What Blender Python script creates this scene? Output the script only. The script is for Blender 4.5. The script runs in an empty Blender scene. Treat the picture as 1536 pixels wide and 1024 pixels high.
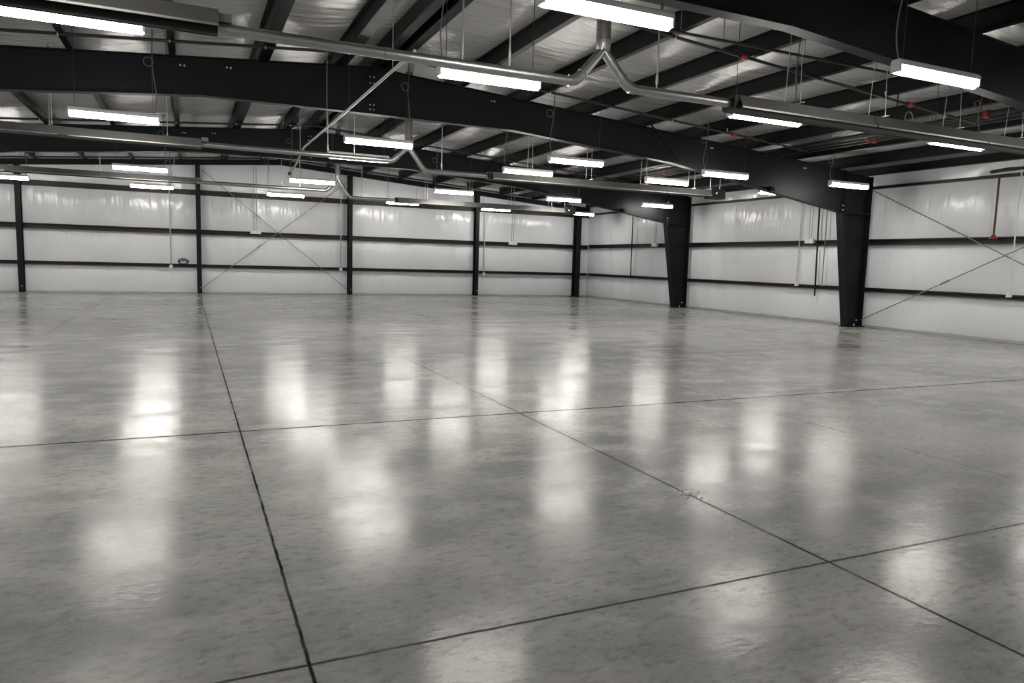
import bpy, math, random
from mathutils import Vector, Matrix, noise
random.seed(7)
S = bpy.context.scene
COL = S.collection
PI = math.pi

# ------------------------------------------------------------------ helpers
class MB:
    """collects shapes, builds ONE mesh object"""
    def __init__(s):
        s.v = []; s.f = []; s.sm = []
    def add(s, vs, fs, smooth=False):
        o = len(s.v); s.v += [tuple(v) for v in vs]
        s.f += [tuple(i + o for i in f) for f in fs]; s.sm += [smooth] * len(fs)
        return s
    def box(s, x0, x1, y0, y1, z0, z1):
        vs = [(x, y, z) for z in (z0, z1) for y in (y0, y1) for x in (x0, x1)]
        return s.add(vs, [(0, 2, 3, 1), (4, 5, 7, 6), (0, 1, 5, 4), (2, 6, 7, 3), (0, 4, 6, 2), (1, 3, 7, 5)])
    def prism(s, prof, p0, p1, ax, ay, smooth=False):
        """extrude 2d profile (in axes ax, ay) from p0 to p1"""
        p0, p1, ax, ay = map(Vector, (p0, p1, ax, ay)); n = len(prof)
        vs = [p0 + ax * a + ay * b for a, b in prof] + [p1 + ax * a + ay * b for a, b in prof]
        fs = [(i, (i + 1) % n, n + (i + 1) % n, n + i) for i in range(n)]
        s.add(vs, fs, smooth)
        return s.add(vs, [tuple(range(n - 1, -1, -1)), tuple(range(n, 2 * n))])
    def bar(s, p0, p1, w, h, up=(0, 0, 1)):
        p0, p1 = Vector(p0), Vector(p1); d = (p1 - p0).normalized(); up = Vector(up)
        a = d.cross(up)
        if a.length < 1e-4: a = d.cross(Vector((1, 0, 0)))
        a.normalize(); b = a.cross(d)
        return s.prism([(-w/2, -h/2), (w/2, -h/2), (w/2, h/2), (-w/2, h/2)], p0, p1, a, b)
    def tube(s, pts, r, n=10, closed=False, caps=True):
        pts = [Vector(p) for p in pts]; m = len(pts); rings = []; prev = None
        rs = r if isinstance(r, (list, tuple)) else [r] * m
        for i, p in enumerate(pts):
            if closed: d = pts[(i + 1) % m] - pts[i - 1]
            else: d = pts[min(i + 1, m - 1)] - pts[max(i - 1, 0)]
            d.normalize()
            if prev is None:
                a = d.cross(Vector((0, 0, 1)))
                if a.length < 1e-3: a = d.cross(Vector((1, 0, 0)))
            else:
                a = prev - d * prev.dot(d)
            a.normalize(); prev = a; b = d.cross(a)
            rings.append([p + (a * math.cos(2*PI*k/n) + b * math.sin(2*PI*k/n)) * rs[i] for k in range(n)])
        vs = [q for g in rings for q in g]; fs = []
        for i in range(m if closed else m - 1):
            j = (i + 1) % m
            fs += [(i*n + k, i*n + (k+1) % n, j*n + (k+1) % n, j*n + k) for k in range(n)]
        s.add(vs, fs, True)
        if caps and not closed:
            s.add(rings[0], [tuple(range(n - 1, -1, -1))]); s.add(rings[-1], [tuple(range(n))])
        return s
    def sheet(s, fn, nu, nv, smooth=True):
        vs = [fn(i / nu, j / nv) for j in range(nv + 1) for i in range(nu + 1)]
        w = nu + 1
        return s.add(vs, [(j*w + i, j*w + i + 1, (j+1)*w + i + 1, (j+1)*w + i) for j in range(nv) for i in range(nu)], smooth)
    def build(s, name, mat, parent=None, label=None):
        me = bpy.data.meshes.new(name)
        off = Vector(ROOT.get(parent.name, (0, 0, 0))) if parent else Vector((0, 0, 0))
        me.from_pydata([tuple(Vector(v) - off) for v in s.v], [], s.f)
        me.polygons.foreach_set('use_smooth', s.sm)
        me.materials.append(mat); me.update()
        o = bpy.data.objects.new(name, me); COL.objects.link(o)
        if parent:
            o.parent = parent; ROOT[o.name] = tuple(off)
        if label: o['label'] = label
        return o
ROOT = {}
def empty(name, loc, label, cat, group=None):
    o = bpy.data.objects.new(name, None); COL.objects.link(o); o.location = loc
    o.empty_display_size = .2
    ROOT[o.name] = tuple(loc); tag(o, label, cat, group); return o
def tag(o, label, cat, group=None):
    o['label'] = label; o['category'] = cat
    if group: o['group'] = group
    return o
def struct(o):
    o['kind'] = 'structure'; return o
def copy_tree(root, loc, label, group=None):
    r = root.copy(); COL.objects.link(r); r.location = loc; r['label'] = label
    if group: r['group'] = group
    ROOT[r.name] = tuple(loc)
    for ch in root.children:
        c = ch.copy(); COL.objects.link(c); c.parent = r
        for g in ch.children:
            d = g.copy(); COL.objects.link(d); d.parent = c
    return r

# ------------------------------------------------------------------ materials
class NT:
    def __init__(s, name):
        s.m = bpy.data.materials.new(name); s.m.use_nodes = True
        s.t = s.m.node_tree; s.n = s.t.nodes; s.b = s.n['Principled BSDF']
    def new(s, typ, **kw):
        n = s.n.new(typ)
        for k, v in kw.items():
            if k in n.inputs: n.inputs[k].default_value = v
            else: setattr(n, k, v)
        return n
    def ln(s, a, b): s.t.links.new(a, b)
    def math(s, op, a, b=None, clamp=False):
        n = s.n.new('ShaderNodeMath'); n.operation = op; n.use_clamp = clamp
        for i, x in enumerate((a, b)):
            if x is None: continue
            if isinstance(x, (int, float)): n.inputs[i].default_value = x
            else: s.ln(x, n.inputs[i])
        return n.outputs[0]
    def ramp(s, val, a, b, lo=0., hi=1.):
        n = s.n.new('ShaderNodeMapRange'); n.interpolation_type = 'SMOOTHSTEP'
        s.ln(val, n.inputs[0]); n.inputs[1].default_value = a; n.inputs[2].default_value = b
        n.inputs[3].default_value = lo; n.inputs[4].default_value = hi
        return n.outputs[0]
    def noise(s, vec, scale, detail=3, rough=.55):
        n = s.n.new('ShaderNodeTexNoise'); n.inputs['Scale'].default_value = scale
        n.inputs['Detail'].default_value = detail; n.inputs['Roughness'].default_value = rough
        if vec is not None: s.ln(vec, n.inputs['Vector'])
        return n.outputs['Fac']
    def mapped(s, scale, src=None):
        n = s.n.new('ShaderNodeMapping'); n.inputs['Scale'].default_value = scale
        s.ln(src if src else s.obj(), n.inputs['Vector']); return n.outputs[0]
    def obj(s):
        if not hasattr(s, '_o'): s._o = s.n.new('ShaderNodeTexCoord').outputs['Object']
        return s._o
    def mix(s, fac, a, b):
        n = s.n.new('ShaderNodeMix'); n.data_type = 'RGBA'
        if isinstance(fac, (int, float)): n.inputs[0].default_value = fac
        else: s.ln(fac, n.inputs[0])
        for i, x in ((6, a), (7, b)):
            if isinstance(x, tuple): n.inputs[i].default_value = (*x, 1)
            else: s.ln(x, n.inputs[i])
        return n.outputs[2]
    def bump(s, h, strength, dist):
        n = s.n.new('ShaderNodeBump'); n.inputs['Strength'].default_value = strength
        n.inputs['Distance'].default_value = dist; s.ln(h, n.inputs['Height'])
        s.ln(n.outputs[0], s.b.inputs['Normal'])
def simple(name, c, rough=.5, metal=0., var=.15, scale=6, spec=.5):
    t = NT(name); k = t.noise(t.obj(), scale, 4)
    t.ln(t.mix(k, tuple(x * (1 - var) for x in c), tuple(x * (1 + var) for x in c)), t.b.inputs['Base Color'])
    t.ln(t.math('ADD', t.math('MULTIPLY', k, .16), rough - .08), t.b.inputs['Roughness'])
    t.b.inputs['Metallic'].default_value = metal
    t.b.inputs['Specular IOR Level'].default_value = spec
    return t.m

M = {}
M['steel'] = simple('painted_black_steel', (.0048, .0058, .0080), .5, 0, .2, 3, .22)
M['purlin'] = simple('black_purlin_steel', (.0045, .0048, .0055), .5, 0, .25, 4, .22)
def girt_mat():
    t = NT('black_girt_primer'); k = t.noise(t.mapped((.35, .35, .35)), 1.6, 3)
    c = t.mix(t.ramp(k, .52, .68), (.009, .009, .010), (.026, .008, .009))
    t.ln(c, t.b.inputs['Base Color']); t.b.inputs['Roughness'].default_value = .5
    return t.m
M['girt'] = girt_mat()
M['galv'] = simple('galvanised_tube', (.36, .36, .355), .36, .9, .12, 2.5)
M['reflector'] = simple('dull_aluminium_reflector', (.20, .197, .19), .42, .7, .12, 5)
M['zinc'] = simple('zinc_rod', (.45, .45, .44), .4, .7, .1, 9)
M['wire'] = simple('dark_wire', (.05, .05, .05), .5, .2, .1, 9)
M['cord'] = simple('grey_cord', (.16, .16, .16), .55, 0, .1, 9)
M['rod'] = simple('brace_rod_steel', (.26, .255, .24), .5, .3, .2, 8)
M['white'] = simple('white_enamel', (.72, .72, .71), .35, 0, .05, 4)
M['pipe'] = simple('black_sprinkler_pipe', (.015, .015, .016), .38, .1, .2, 6)
M['red'] = simple('red_coupling', (.28, .02, .022), .4, 0, .15, 8)
M['redpipe'] = simple('dark_red_pipe', (.045, .010, .012), .45, 0, .2, 8)
M['bolt'] = simple('bright_bolt', (.6, .6, .58), .4, .6, .1, 9)
M['black'] = simple('black_box', (.006, .006, .007), .5, 0, .1, 8, .25)
M['trim'] = simple('pale_base_angle', (.40, .40, .38), .5, .2, .2, 4)
M['chip'] = simple('white_plaster', (.75, .74, .70), .7, 0, .1, 20)
def lens_mat():
    t = NT('lit_diffuser')
    t.b.inputs['Base Color'].default_value = (.9, .9, .88, 1)
    t.b.inputs['Emission Color'].default_value = (1, .965, .90, 1)
    g = t.n.new('ShaderNodeNewGeometry'); sp = t.n.new('ShaderNodeSeparateXYZ'); t.ln(g.outputs['Normal'], sp.inputs[0])
    t.ln(t.ramp(sp.outputs[2], -.9, .05, LENS, LENS * .38), t.b.inputs['Emission Strength'])
    return t.m
LENS = 76.0
M['lens'] = lens_mat()

def insulation(name, base, along, across, rough, bstr, metal=0.0):
    """vinyl facing; fine folds run across"""
    t = NT(name); o = t.obj()
    sep = t.n.new('ShaderNodeSeparateXYZ'); t.ln(o, sep.inputs[0])
    big = t.noise(t.mapped((.45, .45, .45)), 1.0, 3)
    warp = t.n.new('ShaderNodeVectorMath'); warp.operation = 'ADD'
    nz = t.n.new('ShaderNodeTexNoise'); nz.inputs['Scale'].default_value = .9; t.ln(o, nz.inputs['Vector'])
    sc = t.n.new('ShaderNodeVectorMath'); sc.operation = 'SCALE'; sc.inputs['Scale'].default_value = .35
    t.ln(nz.outputs['Color'], sc.inputs[0]); t.ln(o, warp.inputs[0]); t.ln(sc.outputs[0], warp.inputs[1])
    f1 = t.noise(t.mapped(along, warp.outputs[0]), 1.0, 4, .6)
    f2 = t.noise(t.mapped(across, warp.outputs[0]), 1.0, 3, .5)
    amp = t.ramp(t.noise(t.mapped((.5, .5, .8)), 1.3, 2), .35, .65, .15, 1.0)
    h = t.math('ADD', t.math('MULTIPLY', f1, amp), t.math('MULTIPLY', f2, .35))
    t.bump(h, bstr, .05)
    c = t.mix(big, tuple(x * .93 for x in base), tuple(x * 1.05 for x in base))
    t.ln(c, t.b.inputs['Base Color'])
    t.b.inputs['Roughness'].default_value = rough
    t.b.inputs['Metallic'].default_value = metal
    return t.m
M['wall_far'] = insulation('white_vinyl_facing_far', (.775, .79, .82), (11, 11, .6), (1.2, 1.2, 1.5), .17, .4)
M['wall_side'] = M['wall_far']
M['ceil'] = insulation('foil_vinyl_ceiling', (.60, .595, .59), (.9, 13, 1), (2.2, 30, 1), .22, .6, .45)

XJ = [(-8.04, .5), (-5.26, .5), (-2.47, .9), (.41, 1.), (3.21, 1.0 - .051), (5.98, .5), (8.77, .4), (11.55, .3), (14.3, .3)]
YJ = [(2.75, .9), (6.84, 1.), (10.8, .8), (14.6, .8), (19.0, .15), (23.1, .15), (27.2, .12), (-1.2, .5)]
def floor_mat():
    t = NT('polished_concrete'); o = t.obj()
    sep = t.n.new('ShaderNodeSeparateXYZ'); t.ln(o, sep.inputs[0]); x, y = sep.outputs[0], sep.outputs[1]
    big = t.noise(o, .33, 5, .6)
    mid = t.noise(t.mapped((1, 1.6, 1)), 1.5, 5, .62)
    fine = t.noise(t.mapped((7, 14, 1)), 1.6, 4, .7)
    speck = t.noise(t.mapped((30, 55, 1)), 1.2, 3, .7)
    c = t.mix(t.ramp(big, .34, .66), (.215, .217, .215), (.365, .362, .350))
    c = t.mix(t.math('MULTIPLY', t.ramp(mid, .44, .64), .65), c, (.40, .393, .376))
    c = t.mix(t.math('MULTIPLY', t.ramp(fine, .46, .70), .6), c, (.155, .156, .156))
    c = t.mix(t.math('MULTIPLY', t.ramp(speck, .54, .72), .5), c, (.46, .45, .435))
    # trowel arcs
    dist = t.n.new('ShaderNodeVectorMath'); dist.operation = 'DISTANCE'; t.ln(o, dist.inputs[0])
    dist.inputs[1].default_value = (-.95, 1.4, 0)
    ring = t.math('SINE', t.math('MULTIPLY', t.math('ADD', dist.outputs['Value'], t.math('MULTIPLY', mid, .06)), 34))
    rm = t.math('MULTIPLY', t.ramp(ring, .82, 1.0), t.ramp(dist.outputs['Value'], 1.15, .75))
    c = t.mix(t.math('MULTIPLY', rm, .4), c, (.36, .35, .335))
    # rusty stains on the slab, lower right
    for sx, sy, r in ((4.13, 2.13, .10), (4.02, 2.58, .05)):
        d2 = t.n.new('ShaderNodeVectorMath'); d2.operation = 'DISTANCE'; t.ln(o, d2.inputs[0]); d2.inputs[1].default_value = (sx, sy, 0)
        dd = t.math('ADD', d2.outputs['Value'], t.math('MULTIPLY', fine, r * 1.4))
        c = t.mix(t.math('MULTIPLY', t.ramp(dd, r * 1.7, r * .8), .5), c, (.15, .095, .055))
    # saw-cut joints
    wob = t.math('MULTIPLY', t.math('SUBTRACT', t.noise(o, 9, 3), .5), .012)
    wear = t.ramp(t.noise(o, 2.2, 3), .25, .6)
    tot = None; edge = None
    for coord, L in ((x, XJ), (y, YJ)):
        for p, k in L:
            d = t.math('ABSOLUTE', t.math('ADD', t.math('SUBTRACT', coord, p), wob))
            w = .0078 if coord is x and k > .95 else (.0105 if coord is x else (.009 if p < 5 else .019))
            l = t.math('MULTIPLY', t.ramp(d, w * 1.5, w * .5), k)
            e = t.math('MULTIPLY', t.ramp(d, .06, .012), k * .5)
            tot = l if tot is None else t.math('MAXIMUM', tot, l)
            edge = e if edge is None else t.math('MAXIMUM', edge, e)
    c = t.mix(t.math('MULTIPLY', t.math('MULTIPLY', edge, t.ramp(speck, .45, .7)), .7), c, (.06, .06, .058))
    tt = t.math('MULTIPLY', tot, t.math('ADD', t.math('MULTIPLY', wear, .4), .6))
    c = t.mix(tt, c, (.012, .012, .012))
    t.ln(c, t.b.inputs['Base Color'])
    rg = t.math('ADD', t.math('MULTIPLY', mid, .16), .065)
    rg = t.math('ADD', rg, t.math('MULTIPLY', fine, .06))
    rg = t.math('ADD', rg, t.ramp(t.noise(t.mapped((1, 1.5, 1)), .8, 4, .6), .42, .62, -.02, .05))
    rg = t.math('ADD', rg, t.math('MULTIPLY', tot, .15), True)
    t.ln(rg, t.b.inputs['Roughness'])
    t.ln(t.math('MULTIPLY', t.math('SUBTRACT', 1.0, tot, True), .12), t.b.inputs['Specular IOR Level'])
    hh = t.math('ADD', t.math('MULTIPLY', fine, .6), t.math('MULTIPLY', mid, .9))
    t.bump(hh, .17, .012)
    return t.m
M['floor'] = floor_mat()

# ------------------------------------------------------------------ dimensions
XR, ZR, SL = 3.5, 5.46, .077               # ridge, underside of purlins
XW, XL, YF, YN = 18.15, -11.15, 31.35, -1.3  # wall faces
FR = [6.95, 15.05, 23.25]                  # rigid frames
PD = .27                                   # purlin depth
def zp(x): return ZR - SL * abs(x - XR)
PUR = [-10.9, -9.6, -8.0, -6.5, -4.95, -3.4, -1.84, -.23, 1.30, 2.77, 3.45, 3.93, 5.40, 6.95, 8.52, 10.07, 11.72, 13.33, 15.0, 16.6, 17.9]

# ------------------------------------------------------------------ shell
f = MB().box(XL - .3, XW + .3, YN - .3, YF + .3, -.3, 0); struct(f.build('floor', M['floor']))
GZ = [0, 1.1, 2.47, 4.02, 5.2]
def bulge(z):
    for a, b in zip(GZ, GZ[1:]):
        if a <= z <= b:
            u = (z - a) / (b - a); return .075 * (math.sin(PI * u) ** .7 if 0 < u < 1 else 0)
    return 0
def wall(name, fn_xy, n_in, x0, x1, top, mat):
    mb = MB(); nu, nv = (1500, 72) if n_in > 1 else (100, 44); seed = n_in * 9.1
    def q(u, v):
        s_ = x0 + (x1 - x0) * u; z = top(s_) * v
        w = .018 * math.sin(s_ * 3.1 + z * .7) + .012 * math.sin(s_ * 7.3 - z)
        m = max([math.exp(-((z - g + .42) / .30) ** 2) * k for g, k in ((4.02, 1.), (2.47, .35), (1.1, .12), (5.3, .8))])
        pat = max(0, noise.noise(Vector((s_ * .55, z * .4, seed))) + .35)
        w += .07 * m * pat * noise.noise(Vector((s_ * 7.5 + z * .8 * noise.noise(Vector((s_ * .8, 3, seed))), z * .8, seed)))
        w += .006 * noise.noise(Vector((s_ * 5, z * .6, seed + 4)))
        return fn_xy(s_, bulge(z) * (1 + .25 * math.sin(s_ * 1.7)) + w * (1 if .05 < z else 0), z)
    mb.sheet(q, nu, nv)
    return struct(mb.build(name, mat))
ztop = lambda x: zp(x) + .33
wall('wall_far', lambda s_, d, z: (s_, YF - d * .7, z), 2, XL - .1, XW + .1, ztop, M['wall_far'])
wall('wall_right', lambda s_, d, z: (XW + .06 - d * .7, s_, z), 3, YN - .1, YF + .1, lambda s_: zp(XW) + .3, M['wall_side'])
wall('wall_left', lambda s_, d, z: (XL + d * .7, s_, z), 1, YN - .1, YF + .1, lambda s_: zp(XL) + .3, M['wall_side'])
wall('wall_near', lambda s_, d, z: (s_, YN + d * .7, z), 1, XL - .1, XW + .1, ztop, M['wall_far'])
# ceiling: insulation draped over the purlins
mb = MB()
xs = []
edges = [XL - .1] + PUR + [XW + .1]
for a, b in zip(edges, edges[1:]):
    n = max(1, int((b - a) / .14))
    for i in range(n):
        u = i / n; xs.append((a + (b - a) * u, -.055 * math.sin(PI * u) * min(1, (b - a) / 1.5)))
xs.append((XW + .1, 0))
ny = 900
vs = []
def fold(x, y):
    pat = max(0, noise.noise(Vector((x * .7, y * .45, 1))) + .42)
    return .022 * pat * noise.noise(Vector((x * .9, y * 5.5 + .8 * noise.noise(Vector((x * .8, y * .6, 7))), 2))) + .006 * noise.noise(Vector((x * 1.6, y * 11, 5)))
for j in range(ny + 1):
    y = YN - .1 + (YF - YN + .2) * j / ny
    for x, sg in xs:
        vs.append((x, y, zp(x) + PD + .012 + sg * (1 + .3 * math.sin(y * 2.3 + x)) + fold(x, y)))
w = len(xs)
mb.add(vs, [(j*w + i, (j+1)*w + i, (j+1)*w + i + 1, j*w + i + 1) for j in range(ny) for i in range(w - 1)], True)
struct(mb.build('ceiling', M['ceil']))
# base angle at the wall foot
t1 = MB().prism([(0, 0), (.05, 0), (.05, .012), (.012, .012), (.012, .06), (0, .06)], (XL, YF - .06, 0.002), (XW, YF - .06, 0.002), (0, -1, 0), (0, 0, 1)); struct(t1.build('trim_1', M['trim']))
t2 = MB().prism([(0, 0), (.05, 0), (.05, .012), (.012, .012), (.012, .06), (0, .06)], (XW, YN, 0.002), (XW, YF, 0.002), (-1, 0, 0), (0, 0, 1)); struct(t2.build('trim_2', M['trim']))

# ------------------------------------------------------------------ rigid frames
LOW = [(-9.9, 3.26), (-4.0, 4.16), (.3, 4.535), (3.5, 4.54), (6.7, 4.525), (11.0, 4.17), (16.93, 3.27)]
def low(x):
    for (a, za), (b, zb) in zip(LOW, LOW[1:]):
        if a <= x <= b: return za + (zb - za) * (x - a) / (b - a)
FN = ['nearest', 'middle', 'farther']
BL = ['black steel rafter crossing the upper right corner, nearest the camera',
      'black steel rafter crossing the whole ceiling to the larger tapered column',
      'black steel rafter of the farther frame, landing on the smaller tapered column']
for k, y in enumerate(FR):
    r = empty('rafter_beam', (XR, y, ZR), BL[k], 'beam', 'rafters of the steel frames')
    tx = [-9.9, XR, 16.95]
    xs_ = [p[0] for p in LOW]
    web = MB(); t = .006
    for a, b in zip(xs_, xs_[1:]):
        b = 16.95 if b == 16.93 else b
        za, zb = low(a), low(min(b, 16.93)); ua, ub = zp(a) - .02, zp(b) - .02
        web.prism([(a, za), (b, zb), (b, ub), (a, ua)], (0, y - t, 0), (0, y + t, 0), (1, 0, 0), (0, 0, 1))
    web.build('web', M['steel'], r)
    tf = MB()
    for a, b in zip(tx, tx[1:]):
        tf.prism([(a, zp(a) - .02), (b, zp(b) - .02), (b, zp(b) - .003), (a, zp(a) - .003)], (0, y - .1, 0), (0, y + .1, 0), (1, 0, 0), (0, 0, 1))
    tf.build('top_flange', M['steel'], r)
    bf = MB()
    for (a, za), (b, zb) in zip(LOW, LOW[1:]):
        bf.prism([(a, za - .016), (b, zb - .016), (b, zb), (a, za)], (0, y - .1, 0), (0, y + .1, 0), (1, 0, 0), (0, 0, 1))
    bf.build('bottom_flange', M['steel'], r)
    for sx in (3.5,):
        m = MB(); hgt = .02 if sx == 3.5 else .006
        m.box(sx - hgt, sx + hgt, y - .095, y - t - .001, low(sx) + .005, zp(sx) - .025)
        st = m.build('splice_plate' if sx == 3.5 else 'stiffener', M['steel'], r)
        if sx == 3.5:
            for bz in (.08, .17, .60, .72):
                for sd in (-1, 1):
                    q = MB().tube([(sx + sd * .021, y - .05, low(sx) + bz), (sx + sd * .05, y - .05, low(sx) + bz)], .016, 6)
                    q.build('bolt', M['bolt'], st)
    for bx in (-.05, .75, 6.15, 12.2, 15.4):
        for bo in (0, .07):
            q = MB().tube([(bx + bo, y - t, zp(bx) - .16), (bx + bo, y - t - .03, zp(bx) - .16)], .018, 6)
            q.build('bolt', M['bolt'], r)

CL = ['tapered black column beyond the right edge of the photo', 'larger tapered black column standing at the right wall, nearer one', 'smaller tapered black column standing at the right wall, farther one']
for k, y in enumerate(FR):
    if k == 0: continue
    c = empty('frame_column', (17.7, y, 0), CL[k], 'column', 'tapered columns on the right wall')
    kn = 3.27; xo = 17.98; xi0, xi1 = 17.43, 16.9
    MB().prism([(xi0, .03), (xo, .03), (xo, zp(xo) - .01), (16.98, zp(16.98) - .03), (16.98, kn), (xi1, kn)], (0, y - .006, 0), (0, y + .006, 0), (1, 0, 0), (0, 0, 1)).build('web', M['steel'], c)
    MB().prism([(xi0 - .016, .03), (xi0, .03), (xi1, kn), (xi1 - .016, kn)], (0, y - .125, 0), (0, y + .125, 0), (1, 0, 0), (0, 0, 1)).build('inner_flange', M['steel'], c)
    MB().box(xo, xo + .016, y - .125, y + .125, .03, zp(xo) - .02).build('outer_flange', M['steel'], c)
    st = MB().box(xi1 + .06, xo - .002, y - .12, y - .008, kn - .03, kn + .008); st.box(xi1 + .06, xo - .002, y + .008, y + .12, kn - .03, kn + .008)
    st.build('knee_stiffener', M['steel'], c)
    ep = MB().box(16.953, 16.977, y - .12, y + .12, kn - .12, zp(16.96) - .03).build('end_plate', M['steel'], c)
    for bz in (.06, .17, .29, .9):
        for s_ in (-.07, .07):
            MB().tube([(16.952, y + s_, kn + bz - .1), (16.915, y + s_, kn + bz - .1)], .018, 6).build('bolt', M['bolt'], ep)
    bp = MB().box(17.36, 18.05, y - .16, y + .16, .004, .03).build('base_plate', M['steel'], c)
    for s_ in (-.1, .1):
        MB().tube([(17.7, y + s_, .03), (17.7, y + s_, .10)], .02, 6).build('anchor_bolt', M['bolt'], bp)
    MB().tube([(17.87, y - .006, .2), (17.87, y - .04, .2)], .028, 8).build('rod_nut', M['bolt'], c)
    MB().box(17.28, 18.08, y - .24, y + .24, .0, .004).build('grout_pad', M['trim'], c, 'pale grout pad')

# end wall rafter
r = empty('end_wall_rafter', (XR, YF - .2, ZR), 'thin black rafter along the top of the far wall under the roof slope', 'beam')
w1 = MB(); fl = MB()
for a, b in ((XL + .05, XR), (XR, XW - .1)):
    w1.prism([(a, zp(a) - .2), (b, zp(b) - .2), (b, zp(b) - .004), (a, zp(a) - .004)], (0, YF - .30, 0), (0, YF - .28, 0), (1, 0, 0), (0, 0, 1))
    fl.prism([(a, zp(a) - .21), (b, zp(b) - .21), (b, zp(b) - .2), (a, zp(a) - .2)], (0, YF - .36, 0), (0, YF - .2, 0), (1, 0, 0), (0, 0, 1))
w1.build('web', M['steel'], r); fl.build('bottom_flange', M['steel'], r)

# end wall columns
EC = [(-5.46, 'black I-section column on the far wall, leftmost one'), (.43, 'black I-section column on the far wall, left of the crossed brace rods'),
      (6.33, 'black I-section column on the far wall, right of the crossed brace rods'), (12.1, 'black I-section column on the far wall, next to the corner column')]
for x, lb in EC:
    c = empty('wall_column', (x, YF - .36, 0), lb, 'column', 'columns of the far wall'); top = zp(x) - .215
    MB().box(x - .085, x + .085, YF - .49, YF - .475, .015, top).build('front_flange', M['steel'], c)
    MB().box(x - .005, x + .005, YF - .4745, YF - .215, .015, top).build('web', M['steel'], c)
    MB().box(x - .085, x + .085, YF - .2145, YF - .2, .015, top).build('back_flange', M['steel'], c)
    MB().box(x - .13, x + .13, YF - .53, YF - .16, 0.002, .015).build('base_plate', M['trim'], c)
    MB().tube([(x + .02, YF - .49, .25), (x + .02, YF - .51, .25)], .02, 6).build('bolt', M['bolt'], c)
c = empty('wall_column', (17.6, YF - .4, 0), 'black corner column where the far wall meets the right wall', 'column', 'columns of the far wall')
x = 17.35
MB().box(x - .13, x + .13, YF - .55, YF - .535, .015, zp(x) - .215).build('front_flange', M['steel'], c)
MB().box(x - .006, x + .006, YF - .5345, YF - .245, .015, zp(x) - .215).build('web', M['steel'], c)
MB().box(x - .13, x + .13, YF - .2445, YF - .23, .015, zp(x) - .215).build('back_flange', M['steel'], c)
MB().box(x - .25, x + .25, YF - .62, YF - .15, 0.002, .015).build('base_plate', M['steel'], c)

# ------------------------------------------------------------------ purlins (Z sections along y)
def nth(i): return ['first', 'second', 'third', 'fourth', 'fifth', 'sixth', 'seventh', 'eighth', 'ninth', 'tenth', 'eleventh', 'twelfth'][i]
left = [p for p in PUR if p < 3.4][::-1]; right = [p for p in PUR if p > 4]
for x in PUR[3:-1]:
    up = 1 if x < XR else -1                # uphill direction
    w = .075; t = .006; z0 = zp(x); D = PD
    if abs(x - 3.69) < .3:
        sgn = -1 if x < 3.69 else 1
        prof = [(-t, 0), (t, 0), (t, D), (-t, D)]
        lb = 'black ridge purlin, ' + ('left' if x < 3.69 else 'right') + ' one of the close pair along the roof ridge'
        bot = [(0, .0), (sgn * -.16, .0), (sgn * -.16, .012), (0, .012)]
        lip = [(sgn * -.16, .0), (sgn * -.172, .0), (sgn * -.172, .035), (sgn * -.16, .035)]
        topf = [(0, D - .008), (sgn * -.09, D - .008), (sgn * -.09, D), (0, D)]
    else:
        L = left if x < 3.4 else right; i = L.index(x)
        lb = 'black roof purlin, %s from the ridge pair on the %s roof slope' % (nth(i), 'left' if x < 3.4 else 'right')
        prof = [(-t, 0), (t, 0), (t, D), (-t, D)]
        sb = -up if x > 3 else 1
        bot = [(0, 0), (sb * w * (2.6 if 0 < x < 3 else 1.3), 0), (sb * w * (2.6 if 0 < x < 3 else 1.3), .012), (0, .012)]
        e = sb * w * (2.6 if 0 < x < 3 else 1.3)
        lip = [(e, 0), (e + sb * .012, 0), (e + sb * .012, .03), (e, .03)]
        topf = [(0, D - .008), (-sb * w, D - .008), (-sb * w, D), (0, D)]
    p = empty('roof_purlin', (x, YN, z0), lb, 'purlin', 'roof purlins')
    y0, y1 = YN + .02, YF - .03
    MB().prism(prof, (x, y0, z0), (x, y1, z0), (1, 0, 0), (0, 0, 1)).build('web', M['purlin'], p)
    m = MB()
    for pr in (bot, lip):
        m.prism(pr, (x, y0, z0), (x, y1, z0), (1, 0, 0), (0, 0, 1))
    m.build('bottom_flange', M['purlin'], p)
    MB().prism(topf, (x, y0, z0), (x, y1, z0), (1, 0, 0), (0, 0, 1)).build('top_flange', M['purlin'], p)
# eave strut
es = MB().prism([(0, 0), (.14, 0), (.14, .22), (.13, .22), (.13, .012), (0, .012)], (17.82, YN, zp(17.9)), (17.82, YF - .02, zp(17.9)), (1, 0, 0), (0, 0, 1)).build('eave_strut', M['purlin'])
tag(es, 'black eave strut along the top of the right wall', 'strut')

# flange braces from purlin to rafter
for (x0, x1, y, lb) in ((10.1, 11.15, FR[1], 'thin angle brace on the face of the middle rafter, ending at its haunch'),
                        (2.77, 2.0, FR[1], 'thin angle brace beside the ridge splice of the middle rafter')):
    b = MB().bar((x0, y - .35, zp(x0) + .02), (x1, y - .13, low(x1) + .05), .03, .03).build('flange_brace', M['purlin']); tag(b, lb, 'brace')

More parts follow.
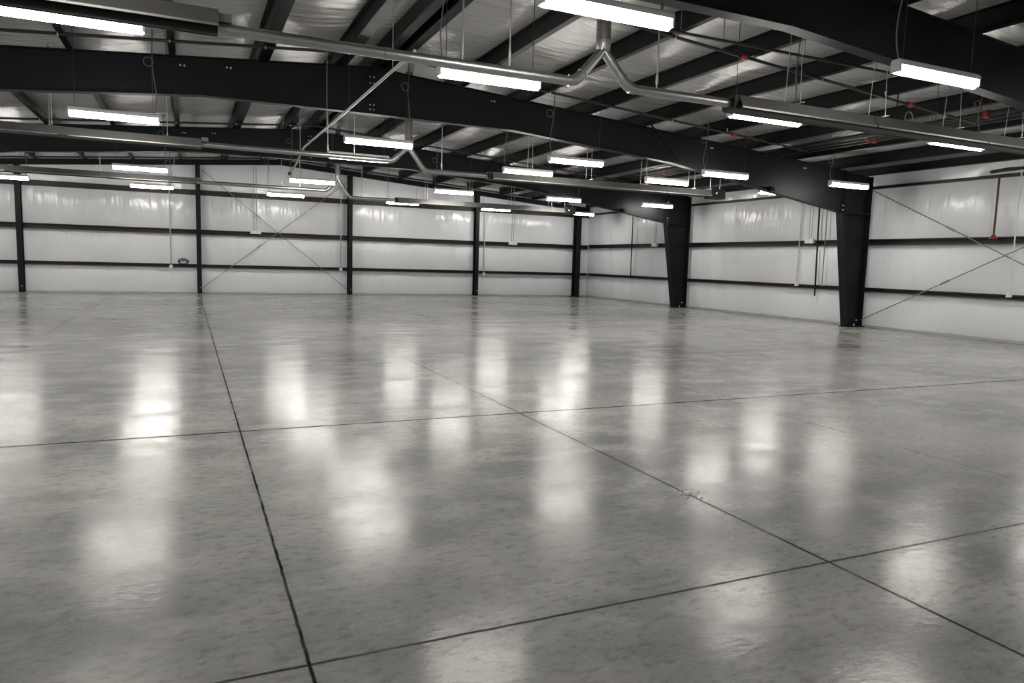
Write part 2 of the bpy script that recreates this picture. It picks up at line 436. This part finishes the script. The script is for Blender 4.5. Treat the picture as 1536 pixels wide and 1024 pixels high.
# ------------------------------------------------------------------ girts
def channel(h, d): return [(0, 0), (d, 0), (d, .035), (d - .008, .035), (d - .008, .01), (.008, .01), (.008, h - .01), (d - .008, h - .01), (d - .008, h - .035), (d, h - .035), (d, h), (0, h)]
for z, h, lb in ((1.07, .13, 'lowest black girt along the far wall'), (2.40, .19, 'middle black girt along the far wall'), (3.93, .2, 'highest black girt along the far wall')):
    g = MB().prism(channel(h, .12), (XL + .05, YF - .075, z - h / 2 + .03), (XW - .02, YF - .075, z - h / 2 + .03), (0, -1, 0), (0, 0, 1)).build('wall_girt', M['girt']); tag(g, lb, 'girt', 'girts of the far wall')
for z, h, lb in ((1.10, .12, 'lowest black girt along the right wall behind the tapered columns'), (2.47, .17, 'middle reddish black girt along the right wall'), (4.02, .075, 'thin highest black girt along the right wall')):
    g = MB().prism(channel(h, .11), (XW + .0, YN + .05, z - h / 2), (XW + .0, YF - .22, z - h / 2), (-1, 0, 0), (0, 0, 1)).build('wall_girt', M['girt']); tag(g, lb, 'girt', 'girts of the right wall')

# ------------------------------------------------------------------ brace rods
yb = YF - .24; xb = XW - .14
for a, b, lb in (((.55, yb - .03, 4.85), (6.22, yb - .03, .25), 'thin steel brace rod on the far wall, sloping down to the right'),
                 ((.55, yb + .0, .25), (6.22, yb + .0, 4.75), 'thin steel brace rod on the far wall, sloping up to the right'),
                 ((xb, 14.95, 3.95), (xb, 7.1, .2), 'thin brace rod on the right wall from the top of the larger tapered column'),
                 ((xb - .03, 14.95, .22), (xb - .03, 7.1, 4.0), 'thin brace rod on the right wall from the foot of the larger tapered column')):
    r = empty('brace_rod', a, lb, 'rod', 'crossed wall brace rods'); a, b = Vector(a), Vector(b)
    MB().tube([a, b], .014, 6).build('rod', M['rod'], r)
    d = (b - a).normalized()
    MB().tube([a + d * 2.6, a + d * 2.85], .026, 6).build('turnbuckle', M['rod'], r)

# ------------------------------------------------------------------ LED strip lights
ZL = 3.79                                   # underside of lens
LEN = 1.36
def light_proto():
    r = empty('strip_light', (0, 0, ZL), 'x', 'light', 'hanging LED strip lights')
    h = LEN / 2
    prof = [(-.06, .095), (-.06, .04)] + [(-.06 + .12 * i / 8, .04 - .04 * math.sin(PI * i / 8)) for i in range(1, 8)] + [(.06, .04), (.06, .095)]
    MB().prism(prof, (-h + .02, 0, ZL), (h - .02, 0, ZL), (0, 1, 0), (0, 0, 1)).build('diffuser', M['lens'], r)
    hp = [(-.068, .096), (.068, .096), (.068, .135), (.045, .16), (-.045, .16), (-.068, .135)]
    m = MB().prism(hp, (-h, 0, ZL), (h, 0, ZL), (0, 1, 0), (0, 0, 1)).build('housing', M['white'], r)
    for s_ in (-1, 1):
        MB().prism([(-.064, .02), (.064, .02), (.064, .0955), (-.064, .0955)], (s_ * h, 0, ZL), (s_ * (h - .0195), 0, ZL), (0, 1, 0), (0, 0, 1)).build('end_cap', M['white'], r)
    return r
LP = light_proto()
def hang(r, x, y, coil):
    """suspension wires and the power cord, individual to each light"""
    zt = ZL + .16
    for s_ in (-.58, .58):
        c = zp(x + s_) + PD - .045
        MB().tube([(x + s_, y, zt), (x + s_, y, c)], .0045, 5).build('hanging_wire', M['wire'], r)
    if coil is None: return
    s_ = coil; xx = x + s_ * .60; c = zp(xx) + PD - .05
    n = 14; pts = []
    for i in range(n + 1):
        u = i / n
        pts.append((xx + s_ * .05 * math.sin(u * PI * 2.2) * (1 - u), y + .03 + .03 * math.sin(u * 5), zt + (c - zt) * u))
    cd = MB().tube(pts, .008, 6).build('power_cord', M['cord'], r)
    zc = zt + (c - zt) * .62; R = .075
    MB().tube([(xx - R + R * math.cos(a) , y + .04 + .01 * math.sin(3 * a), zc + R * math.sin(a)) for a in [2*PI*i/16 for i in range(16)]], .007, 5, closed=True).build('cord_coil', M['cord'], cd)
RW = dict(A=5.83, B=8.57, C=14.25, D=16.35, E=22.7, F=28.45)
LIGHTS = [
 ('A', 3.49, 5.82, 1, 'white LED strip light at the top of the photo in front of the silver flue'),
 ('A', 7.87, 5.8, -1, 'white LED strip light hanging in front of the rafter in the upper right corner'),
 ('B', -1.03, 8.51, None, 'bright LED strip light cut by the left edge, under the nearest left heater reflector'),
 ('B', 3.48, 8.57, -1, 'LED strip light just below the nearest silver heater tube, left of its Y-shaped flue'),
 ('B', 7.95, 8.58, 1, 'LED strip light under the nearest right heater reflector, close to its tube end'),
 ('B', 12.2, 8.51, 1, 'LED strip light under the nearest right heater reflector, toward the right edge'),
 ('C', -1.07, 14.18, 1, 'LED strip light at left, below the middle rafter and above the second left heater reflector'),
 ('C', 3.48, 14.29, 1, 'LED strip light touching the Y-shaped flue of the second heater'),
 ('C', 7.93, 14.33, -1, 'LED strip light just above the second right heater reflector, hanging below the middle rafter'),
 ('C', 12.0, 14.18, -1, 'LED strip light above the black burner box of the second right heater'),
 ('C', 15.9, 13.94, -1, 'LED strip light in front of the larger tapered column, at its top'),
 ('D', 3.6, 16.67, None, 'LED strip light peeking out under the second silver heater tube'),
 ('D', 7.87, 16.7, -1, 'LED strip light partly hidden behind the second right heater reflector, at its left end'),
 ('D', 11.75, 16.2, -1, 'LED strip light seen just over the second right heater reflector, near the burner box'),
 ('D', 15.9, 16.5, None, 'LED strip light seen through the gap below the haunch of the middle rafter'),
 ('E', -1.12, 22.5, 1, 'LED strip light at left, just above the third left heater reflector'),
 ('E', 3.5, 22.7, -1, 'LED strip light left of the Y-shaped flue of the third heater'),
 ('E', 8.1, 22.9, -1, 'LED strip light just above the third right heater reflector, at its left half'),
 ('E', 12.2, 22.85, 1, 'LED strip light just above the right end of the third heater reflector'),
 ('E', 16.05, 22.65, None, 'LED strip light in front of the rafter haunch beside the smaller tapered column'),
 ('F', -5.3, 28.1, 1, 'LED strip light at the far left edge, in front of the far wall'),
 ('F', -1.07, 28.34, 1, 'LED strip light before the far wall, left of the column beside the crossed rods'),
 ('F', 3.4, 28.4, -1, 'LED strip light in front of the far wall, above the crossed brace rods'),
 ('F', 8.0, 28.8, -1, 'LED strip light before the far wall, between the columns right of the crossed rods'),
 ('F', 12.25, 29.15, 1, 'LED strip light in front of the far wall, beside the column next to the corner'),
 ('F', 16.2, 28.7, None, 'LED strip light in front of the corner column of the far wall'),
]
for row, x, y, coil, lb in LIGHTS:
    o = copy_tree(LP, (x, y, ZL), lb)
    hang(o, x, y, coil)
OUT = [(r_, x) for r_ in 'ABCDE' for x in (-5.4, -9.6)] + [('F', -9.6), ('A', -1.05), ('A', 12.1), ('A', 16.0), ('B', 16.0)]
for row, x in OUT:
    o = copy_tree(LP, (x, RW[row], ZL), 'LED strip light hanging outside the frame of the photo', 'LED strip lights outside the photo')
    hang(o, x, RW[row], None)
for ch in list(LP.children): bpy.data.objects.remove(ch)
bpy.data.objects.remove(LP)

# ------------------------------------------------------------------ radiant tube heaters
HY = [7.5, 15.6, 23.7]; HN = ['nearest', 'second', 'third']
HZ = [(3.68, 3.69), (3.71, 3.55), (3.70, 3.53)]
RP = [(-.19, -.055), (-.12, .09), (.12, .09), (.19, -.055)]
def reflector(x0, x1, y, z):
    m = MB(); th = .006
    outer = RP; inner = [(a * .96, b - th) for a, b in RP]
    prof = [outer[0], outer[1], outer[2], outer[3], (.19, -.075), (.182, -.075), inner[3], inner[2], inner[1], inner[0], (-.182, -.075), (-.19, -.075)]
    return m.prism(prof, (x0, y, z), (x1, y, z), (0, 1, 0), (0, 0, 1))
def rod(h, x, y, z, name='hanger_rod', r=.009):
    MB().tube([(x, y, z), (x, y, zp(x) + PD - .05)], r, 6).build(name, M['zinc'], h)
xe_r = [14.9, 12.62, 12.6]
for k, y in enumerate(HY):
    zl, zr = HZ[k]; lo = (.05, .0, .02)[k]
    h = empty('radiant_heater', (0, y, zl), 'silver radiant tube heater with grey reflector on the left side, %s row from the camera' % HN[k], 'heater', 'radiant tube heaters')
    MB().tube([(.3, y, zl), (4.1, y, zl)], .055, 16).build('heater_tube', M['galv'], h)
    MB().tube([(-9.0, y, zl), (.299, y, zl)], .054, 16).build('emitter_tube', M['black'], h, 'black emitter tube')
    xa = -9.2
    while xa < .2:
        xb_ = min(xa + 2.5, .3)
        reflector(xa, xb_ + (.04 if xb_ < .2 else 0), y, zl + lo + (.0 if int((xa + 20) / 2.5) % 2 else .004)).build('reflector', M['reflector'], h); xa += 2.375
    for x in (-7.5, -4.6, -2.2, -.3):
        MB().bar((x, y - .2, zl + lo + .1), (x, y + .2, zl + lo + .1), .03, .008).build('hanger_bracket', M['zinc'], h)
        for s_ in (-.14, .14):
            MB().tube([(x, y + s_, zl + lo + .103), (x, y + s_ * .3, zp(x) + PD - .05)], .005, 5).build('hanger_chain', M['zinc'], h)
    for x in (2.72, 3.27):
        rod(h, x, y, zl + .055)
        MB().tube([(x, y, zl + .10), (x, y, zl + .22)], .016, 8).build('turnbuckle', M['zinc'], h)
    for x in (1.9, 3.27):
        MB().tube([(x - .03, y, zl), (x + .03, y, zl)], .06, 16).build('tube_clamp', M['galv'], h)
    MB().box(.3, .42, y - .05, y + .05, zl + .055, zl + .13).build('end_tab', M['reflector'], h)

    h = empty('radiant_heater', (10, y, zr), 'silver radiant tube heater with grey reflector on the right side, %s row from the camera' % HN[k], 'heater', 'radiant tube heaters')
    xe = xe_r[k]
    MB().tube([(4.82, y, zr), (6.38, y, zr)], .055, 16).build('heater_tube', M['galv'], h)
    MB().tube([(6.381, y, zr), (xe + .05, y, zr)], .054, 16).build('emitter_tube', M['black'], h, 'black emitter tube')
    xa = 6.4
    while xa < xe - .3:
        xb_ = min(xa + 2.4, xe)
        reflector(xa, xb_ + .03, y, zr - .0).build('reflector', M['reflector'], h); xa = xb_
    MB().box(6.33, 6.39, y - .12, y + .12, zr - .08, zr + .09).build('end_plate', M['black'], h)
    for x in [q for q in (7.4, 9.0, 10.6, 12.1, 13.6) if q < xe - .2]:
        MB().bar((x, y - .2, zr + .1), (x, y + .2, zr + .1), .03, .008).build('hanger_bracket', M['zinc'], h)
        for s_ in (-.14, .14):
            MB().tube([(x, y + s_, zr + .103), (x, y + s_ * .5, zp(x) + PD - .05)], .005, 5).build('hanger_chain', M['zinc'], h)
    rod(h, 5.22, y, zr + .055)
    MB().tube([(5.22, y, zr + .10), (5.22, y, zr + .2)], .016, 8).build('turnbuckle', M['zinc'], h)
    bb = MB().box(xe + .04, xe + .50, y - .15, y + .15, zr - .12, zr + .14).build('burner_box', M['black'], h)
    MB().tube([(xe + .2, y - .15, zr + .02), (xe + .2, y - .165, zr + .02)], .025, 10).build('indicator', M['white'], bb)
    for s_ in (.1, .42):
        MB().tube([(xe + s_, y, zr + .14), (xe + s_, y, zp(xe + s_) + PD - .05)], .006, 5).build('hanger_chain', M['zinc'], h)

    # flue with its two legs
    zj = [4.08, 4.05, 4.1][k]; xj = 4.45
    fl = empty('exhaust_flue', (xj, y, zj), 'silver Y-shaped exhaust flue joining the tubes of the %s heater row' % HN[k], 'flue', 'heater flues')
    MB().tube([(xj, y, zj + .04), (xj, y, zp(xj) + PD - .06)], .085, 20).build('flue_pipe', M['reflector'], fl)
    MB().tube([(xj, y, zj + .10), (xj, y, zj + .04), (xj, y, zj - .02)], [.088, .088, .075], 20).build('flue_collar', M['galv'], fl)
    for nm, xe_, ze in (('left', 4.1, zl), ('right', 4.82, zr)):
        sg = -1 if nm == 'left' else 1
        p0 = Vector((xj, y, zj)); p2 = Vector((xe_, y, ze))
        MB().tube([p0 + Vector((0, 0, .02)), p0.lerp(p2, .12), p0.lerp(p2, .88)], .055, 16).build('flue_leg', M['galv'], fl)
        dd = (p2 - p0).normalized(); q0 = p0.lerp(p2, .82)
        pts = []
        for i in range(7):
            u = i / 6; a = (1 - u) ** 2; b = 2 * u * (1 - u); c = u * u
            pts.append(q0 * a + p2 * b + (p2 + Vector((sg * .09, 0, 0))) * c)
        MB().tube(pts, .061, 16).build('elbow', M['galv'], fl)
        MB().tube([p0.lerp(p2, .72), p0.lerp(p2, .76)], .066, 16).build('clamp_ring', M['galv'], fl)
    g = MB(); g.prism([(-.055, -.03), (.055, -.03), (0, .12)], (xj, y - .075, zj), (xj, y - .068, zj), (1, 0, 0), (0, 0, 1)); g.build('gusset', M['galv'], fl)

# gas pipe along the ridge
gp = empty('gas_pipe', (2.37, 12, 3.92), 'thin silver pipe running away under the ridge, crossing the middle rafter diagonally', 'pipe')
MB().tube([(2.37, 8.1, 3.92), (2.36, 12, 3.92), (2.33, 16.2, 3.92), (2.33, 16.6, 3.88), (2.32, 17.3, 3.70), (2.3, 18.4, 3.58)], .021, 10).build('pipe', M['galv'], gp)
MB().tube([(2.3, 18.3, 3.586), (2.3, 18.45, 3.575)], .04, 10).build('end_cap', M['black'], gp)
for y in (9.0, 13.6, 17.0):
    zz = 3.92 if y < 16.3 else 3.79
    MB().tube([(2.355, y, zz), (2.355, y, zp(2.35) + PD - .05)], .006, 6).build('hanger_rod', M['zinc'], gp)

# ------------------------------------------------------------------ sprinkler pipes
def sloped(x0, x1, off):
    pts = [(x0, zp(x0) - off)]
    if x0 < XR < x1: pts.append((XR, zp(XR) - off))
    pts.append((x1, zp(x1) - off)); return pts
BR = [(9.6, -4.6, 14.25, 'thin black sprinkler branch pipe across the ceiling in front of the middle rafter'),
      (13.85, -4.6, 14.25, 'thin black sprinkler branch pipe close in front of the middle rafter'),
      (22.2, -7.5, 14.25, 'thin black sprinkler branch pipe in front of the farther rafter'),
      (18.05, -7.5, 14.25, 'thin black sprinkler branch pipe between the middle and farther rafters'),
      (26.4, -7.5, 14.25, 'thin black sprinkler branch pipe behind the farther rafter'),
      (30.2, -7.5, 14.25, 'thin black sprinkler branch pipe near the far wall')]
for y, x0, x1, lb in BR:
    b = empty('sprinkler_branch', ((x0 + x1) / 2, y, zp(5) - .05), lb, 'sprinkler pipe', 'sprinkler branch pipes')
    pts = sloped(x0, x1, .045)
    MB().tube([(x, y, z) for x, z in pts], .028, 8).build('pipe', M['pipe'], b)
    x = x0 + .8
    while x < x1 - .3:
        z = zp(x) - .045
        hd = MB().tube([(x, y, z + .02), (x, y, z + .09), (x, y, z + .10)], [.012, .012, .028], 8).build('sprinkler_head', M['bolt'], b)
        x += 3.1
    for x in [p for p in PUR if x0 + .3 < p < x1 and p not in (3.45, 5.40, 8.52, 11.72)]:
        MB().tube([(x + .03, y, zp(x) - .03), (x + .03, y, zp(x) + .02)], .006, 5).build('hanger_rod', M['zinc'], b)
        MB().tube([(x + .02, y, zp(x) - .045), (x + .04, y, zp(x) - .045)], .034, 8).build('hanger_clip', M['zinc'], b)
    for xr_ in ((8.35, 12.35) if y == 9.6 else (11.9,)):
        MB().tube([(xr_ - .06, y, zp(xr_ - .06) - .045), (xr_ + .06, y, zp(xr_ + .06) - .045)], .048, 10).build('red_coupling', M['red'], b, 'red coupling')
# a horizontal conduit
c1 = empty('ceiling_conduit', (8, 8.54, 4.83), 'thin dark conduit running level below the roof at upper right', 'conduit')
MB().tube([(5.8, 8.54, 4.83), (11.2, 8.54, 4.83)], .022, 8).build('conduit', M['pipe'], c1)
for x in (6.3, 7.05, 8.6, 10.15):
    MB().tube([(x, 8.54, 4.83), (x, 8.54, zp(x) + PD - .05)], .006, 5).build('hanger_rod', M['zinc'], c1)
# mains along the right slope
for i, (x, lb) in enumerate(((14.15, 'dark sprinkler main under the right roof slope, leftmost of three side by side'), (14.40, 'dark sprinkler main under the right roof slope, middle of three side by side'), (14.65, 'dark sprinkler main under the right roof slope, rightmost of three side by side'))):
    mn = empty('sprinkler_main', (x, 15, zp(x) + .06), lb, 'sprinkler pipe', 'sprinkler mains')
    rr = (.055, .05, .04)[i]; z = zp(x) + .012 + rr
    MB().tube([(x, YN + .05, z), (x, YF - .45, z)], rr, 10).build('pipe', M['pipe'], mn)
    for yy in ((9.3, 17.5, 25.0) if i == 0 else (12.2, 20.0)):
        MB().tube([(x, yy - .05, z), (x, yy + .05, z)], rr + .022, 10).build('red_coupling', M['red'], mn, 'red coupling')
    for yy in (5, 10.5, 13, 18.5, 21.5, 26):
        MB().tube([(x, yy, z + rr), (x, yy, zp(x) + PD - .06)], .006, 5).build('hanger_rod', M['zinc'], mn)

# ------------------------------------------------------------------ things on the far and right walls
yc = YF - .22
for x, z0, z1, lb in ((-.58, 1.12, 4.6, 'grey conduit on the far wall, left of the column before the crossed rods'),
                      (5.97, 1.15, 4.7, 'grey conduit on the far wall beside the column right of the crossed rods'),
                      (12.55, 1.08, 4.2, 'grey conduit on the far wall beside the column next to the corner')):
    c = empty('wall_conduit', (x, yc, z0), lb, 'conduit', 'conduits on the far wall')
    MB().tube([(x, yc, z0), (x, yc, z1)], .022, 8).build('conduit', M['zinc'], c)
    MB().box(x - .06, x + .06, yc - .04, yc + .03, z0 - .12, z0).build('outlet_box', M['white'], c)
for x, z, lb in ((2.55, 2.53, 'white junction box on the middle girt of the far wall, above the crossed rods'), (13.98, 2.50, 'white junction box on the middle girt of the far wall, near the corner')):
    b = empty('junction_box', (x, yc, z), lb, 'box', 'white boxes on the far wall')
    MB().box(x - .2, x + .2, yc - .09, yc + .02, z - .09, z + .06).build('box', M['white'], b)
    for s_ in (-.06, .04):
        MB().tube([(x + s_, yc - .02, z + .06), (x + s_, yc - .02, zp(x) - .215)], .009, 6).build('cable', M['cord'], b)
cc = MB()
for R, dz in ((.17, .02), (.14, .0), (.19, .05)):
    cc.tube([(-.14 + R * math.cos(a), yc - .05 + .02 * math.sin(a * 2), 1.22 + dz + R * .55 * math.sin(a)) for a in [2*PI*i/20 for i in range(20)]], .014, 6, closed=True)
tag(cc.build('cable_coil', M['black']), 'coil of black cable lying on the lowest girt of the far wall', 'cable')

xc = XW - .15
def wall_pipe(name, y, z0, z1, r, mat, lb, cat, box=None, lean=0):
    c = empty(name, (xc, y, z0), lb, cat)
    MB().tube([(xc, y, z0), (xc, y + lean, z1)], r, 8).build('conduit' if cat != 'cable' else 'cord', mat, c)
    if box:
        MB().box(xc - .04, xc + .04, y - .05, y + .05, z0 - .12, z0).build('outlet_box', M['white'], c)
    return c
wall_pipe('wall_conduit', 17.52, 1.22, 4.2, .02, M['zinc'], 'grey conduit with a small outlet box on the right wall, left of the larger column', 'conduit', True)
wall_pipe('hanging_cable', 16.75, .82, 4.2, .026, M['black'], 'thick black cable hanging on the right wall just left of the larger tapered column', 'cable', None, .08)
wall_pipe('hanging_cable', 16.5, 1.12, 4.2, .014, M['cord'], 'thin grey cord hanging on the right wall between black cable and larger column', 'cable')
wall_pipe('hanging_cable', 27.15, 1.05, 4.2, .024, M['black'], 'black cable hanging on the right wall behind the smaller tapered column', 'cable', None, .03)
wall_pipe('wall_conduit', 10.87, 1.22, 4.25, .017, M['white'], 'white conduit at the right edge ending in a white outlet box on the lowest girt', 'conduit', True)
for y, z, lb in ((17.08, 2.53, 'white junction box on the middle girt of the right wall, left of the larger column'), (25.4, 2.50, 'white junction box on the middle girt of the right wall, left of the smaller column')):
    b = empty('junction_box', (xc, y, z), lb, 'box', 'white boxes on the right wall')
    MB().box(xc - .07, xc + .03, y - .17, y + .17, z - .07, z + .07).build('box', M['white'], b)
    for s_ in (-.05, .05):
        MB().tube([(xc - .02, y + s_, z + .07), (xc - .02, y + s_, 4.2)], .008, 6).build('cable', M['cord'], b)
rp = empty('fire_pipe', (xc, 11.38, 2.5), 'dark red vertical pipe with a red flange on the middle girt of the right wall', 'pipe')
MB().tube([(xc, 11.38, 2.56), (xc, 11.38, 4.02)], .024, 10).build('pipe', M['redpipe'], rp)
MB().tube([(xc, 11.38, 2.50), (xc, 11.38, 2.53), (xc, 11.38, 2.56), (xc, 11.38, 2.6)], [.10, .10, .06, .04], 16).build('flange', M['red'], rp)
hp_ = MB().tube([(xc, 11.6, 4.13), (xc, 11.2, 4.16), (xc, 10.6, 4.14), (xc, 8.0, 4.17)], .04, 8); tag(hp_.build('wall_pipe', M['pipe']), 'black pipe along the highest girt at the right edge of the photo', 'pipe')

# small boxes and clamps on the frames
for x, y, lb in ((14.25, FR[1], 'small black clamp on the haunch flange of the middle rafter'), (14.9, FR[2], 'small black clamp on the haunch flange of the farther rafter')):
    z = low(x)
    m = MB().box(x - .09, x + .09, y - .17, y - .02, z + .003, z + .12)
    m.box(x - .04, x + .04, y - .2, y - .17, z + .02, z + .09)
    tag(m.build('beam_clamp', M['black']), lb, 'clamp', 'clamps on the rafter haunches')
sp = empty('hanging_horn', (11.6, 9.25, 4.35), 'small black box hanging from the red coupling at upper right', 'box')
MB().box(11.48, 11.70, 9.17, 9.33, 4.12, 4.42).build('box', M['black'], sp)
MB().tube([(11.59, 9.25, 4.42), (11.59, 9.25, zp(11.59) + .005)], .012, 6).build('stem', M['black'], sp)
MB().tube([(11.85 + .1 * math.cos(a), 9.2, 4.36 + .12 * math.sin(a)) for a in [2*PI*i/16 for i in range(16)]], .01, 6, closed=True).build('cord_coil', M['cord'], sp)
# plaster chips on the joint
ch = MB()
for i in range(16):
    a = random.uniform(0, 2*PI); d = random.uniform(0, .11); s_ = random.uniform(.005, .018) if i else .03
    px, py = 3.215 + d * math.cos(a), 3.98 + d * .9 * math.sin(a)
    n = 6; hh = s_ * .5
    ring = [(px + s_ * random.uniform(.6, 1.3) * math.cos(2*PI*k/n), py + s_ * random.uniform(.6, 1.3) * math.sin(2*PI*k/n)) for k in range(n)]
    vs = [(x, y, 0.0005) for x, y in ring] + [(px + (x - px) * .6, py + (y - py) * .6, hh) for x, y in ring]
    ch.add(vs, [(k, (k+1) % n, n + (k+1) % n, n + k) for k in range(n)] + [tuple(range(n, 2*n))])
co = ch.build('plaster_crumbs', M['chip']); tag(co, 'white plaster crumbs on the floor joint right of centre', 'debris'); co['kind'] = 'stuff'

# ------------------------------------------------------------------ camera, world, view
yaw, pit, rol, FPX = 0.425230116, -0.109838891, 0.0286744582, 1077.69443
cy, sy = math.cos(yaw), math.sin(yaw)
fw = Vector((sy * math.cos(pit), cy * math.cos(pit), math.sin(pit)))
rt = Vector((cy, -sy, 0)); upv = rt.cross(fw)
c, s_ = math.cos(rol), math.sin(rol)
R_ = c * rt + s_ * upv; U_ = -s_ * rt + c * upv
cam = bpy.data.cameras.new('camera'); co = bpy.data.objects.new('camera', cam); COL.objects.link(co)
m = Matrix((R_, U_, -fw)).transposed().to_4x4(); m.translation = (0, 0, 1.6)
co.matrix_world = m
cam.sensor_width = 36; cam.sensor_fit = 'HORIZONTAL'; cam.lens = FPX / 1536 * 36; cam.clip_end = 200; cam.clip_start = .05
S.camera = co
wd = bpy.data.worlds.new('world'); S.world = wd; wd.use_nodes = True
wd.node_tree.nodes['Background'].inputs[0].default_value = (0, 0, 0, 1)
S.view_settings.view_transform = 'Standard'; S.view_settings.look = 'None'
S.view_settings.gamma = 1; S.view_settings.use_curve_mapping = False
S.view_settings.exposure = 0.26
S.cycles.max_bounces = 8; S.cycles.diffuse_bounces = 5; S.cycles.glossy_bounces = 4
S.cycles.sample_clamp_indirect = 8
